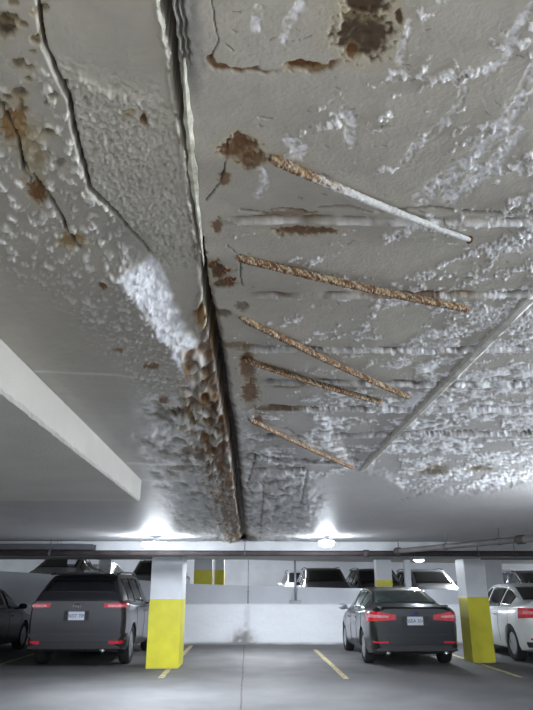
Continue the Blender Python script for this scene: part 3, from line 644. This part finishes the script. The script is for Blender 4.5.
def shape_fn(P, zs=1.0):
    def I(k, y):
        t = P[k]; return float(np.interp(y, [a for a, _ in t], [b for _, b in t]))
    def sm(k, y, h=.045):
        if y < h or y > P['L']-h: return I(k, y)
        return (I(k, y-h)+2*I(k, y)+I(k, y+h))/4
    def section(y):
        w_, zt, zb, bo, wr = sm('w',y), sm('zt',y), sm('zb',y), sm('bot',y), sm('wr',y)
        g = zt-zb; pts = [(0,bo),(.5*w_,bo),(.82*w_,bo),(.93*w_,bo+.03),(.975*w_,bo+.12),(.99*w_,bo+(zb-bo)*.35),(w_,bo+(zb-bo)*.58),(.995*w_,bo+(zb-bo)*.72),(.975*w_,zb-.06),(.955*w_,zb-.02),(.925*w_,zb)]
        x0 = .925*w_
        for s in (.1,.25,.45,.65,.82,.92):
            pts.append((x0+(wr-x0)*s+.012*sin(pi*s), zb+(g-.03 if g > .06 else g*.5)*s))
        pts += [(wr*.985, zt-.018 if g > .06 else zb+g*.62), (wr*.93, zt-.008 if g > .06 else zb+g*.8), (wr*.7, zt), (wr*.35, zt+.006), (0, zt+.008)]
        return pts
    return I, sm, section
def car(name, label, P, paint, loc, rz=0, kind='sedan', group=None, plate=None, detail=True, mirrors=None, glassm='glass', rimm='rim'):
    I, sm, section = shape_fn(P); L = P['L']; c = empty(name, loc, rz)
    st = sorted(set([0, .015, .04, .08, .12, .16, .2]+list(np.round(np.arange(.26, L-.25, .075), 3))+[L-.22, L-.15, L-.1, L-.06, L-.03, L]))
    v = []; f = []; rings = []
    for y in st:
        s = section(y); pts = [(x, z) for x, z in s]+[(-x, z) for x, z in s[-2:0:-1]]
        rings.append(len(pts)); v += [(x, y, z) for x, z in pts]
    n = rings[0]
    for i in range(len(st)-1):
        for k in range(n): f.append((i*n+k, i*n+(k+1) % n, (i+1)*n+(k+1) % n, (i+1)*n+k))
    for base_ in (0, (len(st)-1)*n):      # end caps, as quads between left and right
        h = n//2
        f.append((base_, base_+1, base_+n-1))
        for k in range(1, h-1): f.append((base_+k, base_+k+1, base_+n-k-1, base_+n-k))
        f.append((base_+h-1, base_+h, base_+h+1))
    body = pyd('body', v, f, paint, c, True)
    r = P['wrad']
    if detail:
        cut = MB()
        for wy in P['wheels']:
            for s in (-1, 1): cut.lathe([(r+.045, s*(P['W']-.26)), (r+.045, s*(P['W']+.2))], 28, 'x', (0, wy, r))
        co = cut.build('cutter', None); co.parent = c
        bo = body.modifiers.new('b', 'BOOLEAN'); bo.operation = 'DIFFERENCE'; bo.solver = 'EXACT'; bo.object = co
        bpy.context.view_layer.update(); dg = bpy.context.evaluated_depsgraph_get()
        me = bpy.data.meshes.new_from_object(body.evaluated_get(dg)); body.modifiers.clear()
        if len(me.polygons) > 300: body.data = me
        if not me.materials: me.materials.append(paint)
        for p_ in me.polygons: p_.material_index = 0
        me.polygons.foreach_set('use_smooth', [True]*len(me.polygons)); 
        bpy.data.objects.remove(co)
    es = body.modifiers.new('e', 'EDGE_SPLIT'); es.split_angle = radians(38)
    def yz_on(y, s):      # point on the side of the greenhouse
        w_, zt, zb, wr = sm('w',y), sm('zt',y), sm('zb',y), sm('wr',y); g = max(zt-zb-.03, .01); x0 = .925*w_
        return x0+(wr-x0)*s+.012*sin(pi*s), zb+g*s
    def patch(nm, P_, nu, nv, m, parent=None, th=.006, outn=None):
        """thin solid patch from P_(u,v)->(point, offset dir)"""
        v = []; f = []
        for lay in (0, 1):
            for i in range(nu+1):
                for j in range(nv+1):
                    p, o = P_(i/nu, j/nv); v.append(tuple(Vector(p)+Vector(o)*(th if lay else -.012)))
        q = (nu+1)*(nv+1); W = nv+1
        for i in range(nu):
            for j in range(nv):
                a = i*W+j; f += [(q+a, q+a+1, q+a+W+1, q+a+W), (a, a+W, a+W+1, a+1)]
        for i in range(nu): f += [(i*W, q+i*W, q+(i+1)*W, (i+1)*W), (i*W+nv, (i+1)*W+nv, q+(i+1)*W+nv, q+i*W+nv)]
        for j in range(nv): f += [(j, j+1, q+j+1, q+j), (nu*W+j, q+nu*W+j, q+nu*W+j+1, nu*W+j+1)]
        return pyd(nm, v, f, m, parent or c, True)
    def top(y, fx):
        wr, zt = sm('wr',y), sm('zt',y); e_ = .02; sl = (sm('zt',y+e_)-sm('zt',y-e_))/(2*e_); nrm = Vector((0, -sl, 1)).normalized()
        zz = zt+.006-.012*abs(fx)**3
        return (wr*fx, y, zz), nrm
    a, b, _ = P['rg']; patch('rear_window', lambda u, t: top(a+(b-a)*u, -.90+1.8*t), 10, 12, M[glassm])
    a2, b2, _ = P['wg']; patch('windshield', lambda u, t: top(a2+(b2-a2)*u, -.90+1.8*t), 10, 12, M['glass'])
    for s in (-1, 1):
        for (ya, yb) in P['sg']:
            def sp_(u, t, s=s, ya=ya, yb=yb):
                y = ya+(yb-ya)*u; x, z = yz_on(y, .06+.84*t); return (s*x, y, z), (s*.95, 0, .25)
            patch('side_window', sp_, 8, 5, M[glassm if (detail and s < 0) else 'glass'])
        if detail and kind == 'sedan':
            tp = []
            for y in np.linspace(P['sg'][0][0]-.1, P['sg'][-1][1]+.02, 26):
                x, z = yz_on(y, .97); tp.append((s*(x+.008), y, z))
            MB().tube(tp, .009, 6).build('window_trim', M['chrome'], c, True)
    # mirrors
    for s in (mirrors if mirrors is not None else ((-1, 1) if detail else ())):
        x, z = yz_on(P['mir'], .05)
        m = MB(); m.tube([(s*(x-.01), P['mir'], z+.02), (s*(x+.09), P['mir']-.01, z+.035)], [.022,.018], 8)
        prof = [(s*(x+.06), P['mir'], z+.07), (s*(x+.09), P['mir'], z+.07), (s*(x+.17), P['mir']-.01, z+.07), (s*(x+.235), P['mir']-.03, z+.065), (s*(x+.25), P['mir']-.04, z+.06)]
        m.tube(prof, [.03,.062,.068,.05,.02], 12); m.build('mirror', M['c_silver'] if paint == M['c_black'] else paint, c, True)
    # wheels
    for wy in P['wheels']:
        for s in (-1, 1):
            we = bpy.data.objects.new('wheel', None)
            xo = P['W']-.025
            ty = MB().lathe([(r*.64, s*(xo-.20)), (r*.93, s*(xo-.205)), (r*.99, s*(xo-.18)), (r, s*(xo-.1)), (r*.99, s*(xo-.03)), (r*.93, s*(xo-.003)), (r*.66, s*(xo-.01)), (r*.64, s*(xo-.03))], 32, 'x', (0, wy, r)).build('wheel', M['tyre'], c, True)
            m = MB().lathe([(r*.655, s*(xo-.02)), (r*.60, s*(xo-.012)), (r*.57, s*(xo-.05)), (.05, s*(xo-.055))], 28, 'x', (0, wy, r))
            for k in range(10):
                a_ = 2*pi*k/10; ca, sa = cos(a_), sin(a_); xx = s*(xo-.028)
                pts = [(xx, wy+ca*.03-sa*.018, r+sa*.03+ca*.018), (xx, wy+ca*.03+sa*.018, r+sa*.03-ca*.018), (xx+s*.012, wy+ca*r*.6+sa*.024, r+sa*r*.6-ca*.024), (xx+s*.012, wy+ca*r*.6-sa*.024, r+sa*r*.6+ca*.024)]
                q = [(p[0]-s*.03, p[1], p[2]) for p in pts]; m.add(pts+q, [(0,1,2,3),(4,7,6,5),(0,4,5,1),(1,5,6,2),(2,6,7,3),(3,7,4,0)])
            m.lathe([(.045, s*(xo-.03)), (.04, s*(xo-.012))], 14, 'x', (0, wy, r)); m.build('rim', M[rimm], ty)
            bpy.data.objects.remove(we)
    def xside(y, z):
        s = section(y); 
        for k in range(2, len(s)-1):
            if s[k+1][1] >= z >= s[k][1]:
                t = (z-s[k][1])/max(1e-6, s[k+1][1]-s[k][1]); return s[k][0]+(s[k+1][0]-s[k][0])*t
        return s[6][0]
    def wrap(nm, xi, yend, z0f, z1f, m, s=1, off=.010, front=False, parent=None, n=14, both=False):
        """band around the rear (or front) corner, from x=xi on the end face round to y=yend on the flank"""
        v = []; f = []; nv = 4; path = []
        for k in range(n+1):
            t = k/n; path.append(('e', t*2) if t <= .5 else ('s', (t-.5)*2))
        for (kk, t) in path:
            for j in range(nv+1):
                q = j/nv
                if kk == 'e':
                    z = z0f(0 if both else t*.5)+(z1f(t*.5)-z0f(t*.5))*q; xe = xside(.0 if not front else L, z); x = xi+(xe+off-xi)*t; y = -off
                else:
                    z = z0f(.5+t*.5)+(z1f(.5+t*.5)-z0f(.5+t*.5))*q; y = yend*t; x = xside(L-y if front else y, z)+off
                    if t == 0: y = -off*.3
                Y = L-y if front else y
                v.append((s*x, Y, z))
        W = nv+1; q0 = len(v)
        v += [(p[0]-s*.02, p[1]+(-.02 if front else .02), p[2]) for p in v[:q0]]
        for i in range(n):
            for j in range(nv):
                a = i*W+j; f += [(a, a+1, a+W+1, a+W), (q0+a, q0+a+W, q0+a+W+1, q0+a+1)]
        for i in range(n): f += [(i*W, i*W+W, q0+i*W+W, q0+i*W), (i*W+nv, q0+i*W+nv, q0+i*W+W+nv, i*W+W+nv)]
        for j in range(nv): f += [(j, q0+j, q0+j+1, j+1), (n*W+j, n*W+j+1, q0+n*W+j+1, q0+n*W+j)]
        return pyd(nm, v, f, m, parent or c, False)
    K = lambda a: (lambda t: a)
    if kind == 'sedan':
        for s in (-1, 1):
            tl = wrap('tail_lamp', .38, .46, lambda t: .86-.05*t, lambda t: .95+.12*t if t < .5 else 1.01, M['red'], s, .014)
            wrap('lamp_lens', .52, .24, lambda t: .90, lambda t: .935+.03*t, M['redpink'], s, .019, parent=tl)
            wrap('reflector', .55, .10, K(.44), K(.475), M['red'], s, .012)
            MB().tube([(s*.56,.06,.27),(s*.56,-.03,.27)], .035, 14).build('exhaust_tip', M['chrome'], c, True)
        MB().box(-.60,.60,-.006,.02,.585,.597).build('boot_seam', M['blackplastic'], c)
        for s in (-1, 1): wrap('bumper_insert', .0, .25, K(.30), K(.40), M['blackplastic'], s, .008)
        MB().box(-.26,.26,-.012,.01,.755,.92).build('plate_recess', M['blackplastic'], c)
        pz = .84
        m = MB(); m.lathe([(.055,-.004),(.06,0),(.055,.004)], 24, 'y'); em = m.build('emblem', M['emblemblue'], c, True); em.scale = (1.35,1,.55); em.location = (0,-.008,.975)
        if detail:
            m = MB(); m.add([(-.012,1.75,1.45),(.012,1.75,1.45),(.006,1.93,1.45),(-.006,1.93,1.45),(0,1.79,1.52)], [(0,1,2,3),(0,1,4),(1,2,4),(2,3,4),(3,0,4)]); m.build('roof_antenna', M['blackplastic'], c)
            MB().add([(-.66,-.005,1.06),(.66,-.005,1.06),(.72,.14,1.115),(-.72,.14,1.115),(-.64,-.015,1.095),(.64,-.015,1.095),(.70,.14,1.13),(-.70,.14,1.13)], [(0,1,2,3),(4,7,6,5),(0,4,5,1),(1,5,6,2),(2,6,7,3),(3,7,4,0)]).build('boot_lip', paint, c)
    else:
        for s in (-1, 1):
            tl = wrap('tail_lamp', .52, .40, lambda t: 1.09-.02*t, lambda t: 1.165+.02*t, M['red'], s, .014)
            wrap('lamp_lens', .60, .20, K(1.10), K(1.14), M['redpink'], s, .019, parent=tl)
            wrap('reflector', .66, .12, K(.44), K(.495), M['red'], s, .014)
            MB().tube([(s*.66,.35,1.70),(s*.66,.8,1.755),(s*.66,2.2,1.765),(s*.66,2.6,1.72)], .016, 8).build('roof_rail', M['blackplastic'], c, True)
            wrap('bumper_insert', .0, .35, K(.36), K(.50), M['blackplastic'], s, .010)
            wrap('bumper_step', .0, .30, K(.56), K(.62), paint, s, .035)
        MB().tube([(.55,.15,.33),(.55,-.02,.33)], .04, 14).build('exhaust_tip', M['chrome'], c, True)
        MB().add([(-.62,.30,1.69),(.62,.30,1.69),(.64,.55,1.71),(-.64,.55,1.71),(-.60,.30,1.71),(.60,.30,1.71),(.64,.55,1.735),(-.64,.55,1.735)], [(0,1,2,3),(4,7,6,5),(0,4,5,1),(1,5,6,2),(2,6,7,3),(3,7,4,0)]).build('spoiler', paint, c, bevel=.01)
        MB().box(-.52,.52,-.018,.01,1.09,1.125).build('tailgate_trim', paint, c)
        MB().box(-.62,.62,-.006,.02,.675,.684).build('tailgate_seam', M['blackplastic'], c)
        MB().box(-.24,.24,-.010,.01,.855,1.025).build('plate_recess', M['blackplastic'], c)
        MB().tube([(.02,.08,1.33),(.30,.10,1.36)], .008, 6).build('rear_wiper', M['blackplastic'], c)
        pz = .94
        if detail:
            m = MB()
            for (rx, rz_, z_) in ((.075,.048,0),(.024,.045,0),(.042,.018,.016)):
                m.tube([(rx*cos(2*pi*k/20), -.022, 1.108+rz_*sin(2*pi*k/20)+z_) for k in range(21)], .004, 6, False)
            m.build('emblem', M['chrome'], c, True)
    # door seams and handles
    if detail:
        for s in (-1, 1):
            for y in ([1.05, 1.62, 2.42, 3.32] if kind == 'sedan' else [1.36, 2.32, 3.42]):
                tp = []
                for z in np.linspace(.32, sm('zb', y)-.01, 12): tp.append((s*(xside(y, z)+.0005), y, z))
                MB().tube(tp, .005, 5).build('door_seam', M['blackplastic'], c)
            for y in ([1.72, 2.55] if kind == 'sedan' else [1.5, 2.45]):
                z = sm('zb', y)-.13; x = xside(y, z)+.02; MB().tube([(s*(x-.02),y,z),(s*x,y+.02,z),(s*x,y+.17,z),(s*(x-.02),y+.19,z)], .012, 8).build('door_handle', M['chrome'] if kind != 'sedan' else paint, c, True)
    for s in (-1, 1): wrap('head_lamp', .45, .40, K(.60 if kind == 'sedan' else .74), K(.70 if kind == 'sedan' else .84), M['headlamp'], s, .012, front=True)
    for s in (-1, 1): wrap('front_grille', .0, .05, K(.38 if kind == 'sedan' else .48), K(.56 if kind == 'sedan' else .70), M['blackplastic'], s, .010, front=True)
    pl = box('licence_plate', -.155, .155, -.021, -.011, pz-.077, pz+.077, M['plate'], c, bevel=.003)
    if plate:
        cu = bpy.data.curves.new('plate_text', 'FONT'); cu.body = plate; cu.size = .088; cu.align_x = 'CENTER'; cu.align_y = 'CENTER'; cu.extrude = .001; cu.offset = .0015
        to = bpy.data.objects.new('tmp', cu); COL.objects.link(to); bpy.context.view_layer.update()
        me = bpy.data.meshes.new_from_object(to.evaluated_get(bpy.context.evaluated_depsgraph_get())); bpy.data.objects.remove(to)
        t = link('plate_text', me, M['plateink'], pl); t.location = (0, -.0225, pz-.004); t.rotation_euler = (pi/2, 0, 0)
    return tag(c, label, 'car', group)

car('suv', 'dark grey SUV seen from behind in the stall left of the yellow pillar', SUVP, M['c_suv'], (-3.30, 13.45, 0), 0, 'suv', plate='BVST 709')
car('sedan', 'charcoal black sedan with bright red tail lamps parked right of the empty stall', SED, M['c_black'], (3.28, 13.45, 0), 0, 'sedan', plate='BSEA 314', glassm='glass_green')
car('sedan', 'white sedan parked at the right edge behind the yellow pillar', SED, M['c_white'], (6.52, 13.75, 0), 0, 'sedan', plate='CFKA 562').scale = (1, 1, 1.05)
car('sedan', 'black car cut off by the left edge beside the dark SUV', SED, M['c_blackcar'], (-6.45, 13.9, 0), 0, 'sedan', plate='BTRK 208')
# cars on the ramp beyond the parapet
def rcar(name, label, P, paint, xp, Y, rz=0, kind='suv', dz=0, **k):
    x = ony(xp, 575, Y).x; return car(name, label, P, paint, (x, Y+P['L'], rampz(x)+dz), pi, kind, detail=False, **k)
rcar('suv', 'plum grey SUV on the ramp beyond the parapet, right of the thick conduit', SUVP, M['c_purple'], 330, 23.9, mirrors=(1,))
rcar('suv', 'white SUV far back on the ramp, half hidden behind the thick conduit', SUVP, M['c_white'], 306, 29.4, mirrors=(1,))
rcar('suv', 'black SUV on the ramp behind the white pillar with the yellow foot', SUVP, M['c_blackcar'], 387, 23.9)
rcar('van', 'large silver van with dark windows on the ramp behind the black sedan', SUVP, M['c_silver'], 443, 23.9)
rcar('car', 'dark car on the ramp just right of the near yellow pillar', SED, M['c_mid'], 500, 23.9, 0, 'sedan')
rcar('suv', 'black SUV at the far right on the ramp above the white sedan', SUVP, M['c_blackcar'], 557, 23.9)
rcar('car', 'dark grey car on the ramp at the far left above the black car', SED, M['c_mid'], 45, 20.6, 0, 'sedan', .12)
rcar('car', 'pale grey car on the ramp right of the slim post', SED, M['c_beige'], 88, 26.0, 0, 'sedan', .1)
rcar('suv', 'dark SUV on the ramp just left of the near left pillar', SUVP, M['c_black'], 149, 22.0, 0, 'suv')
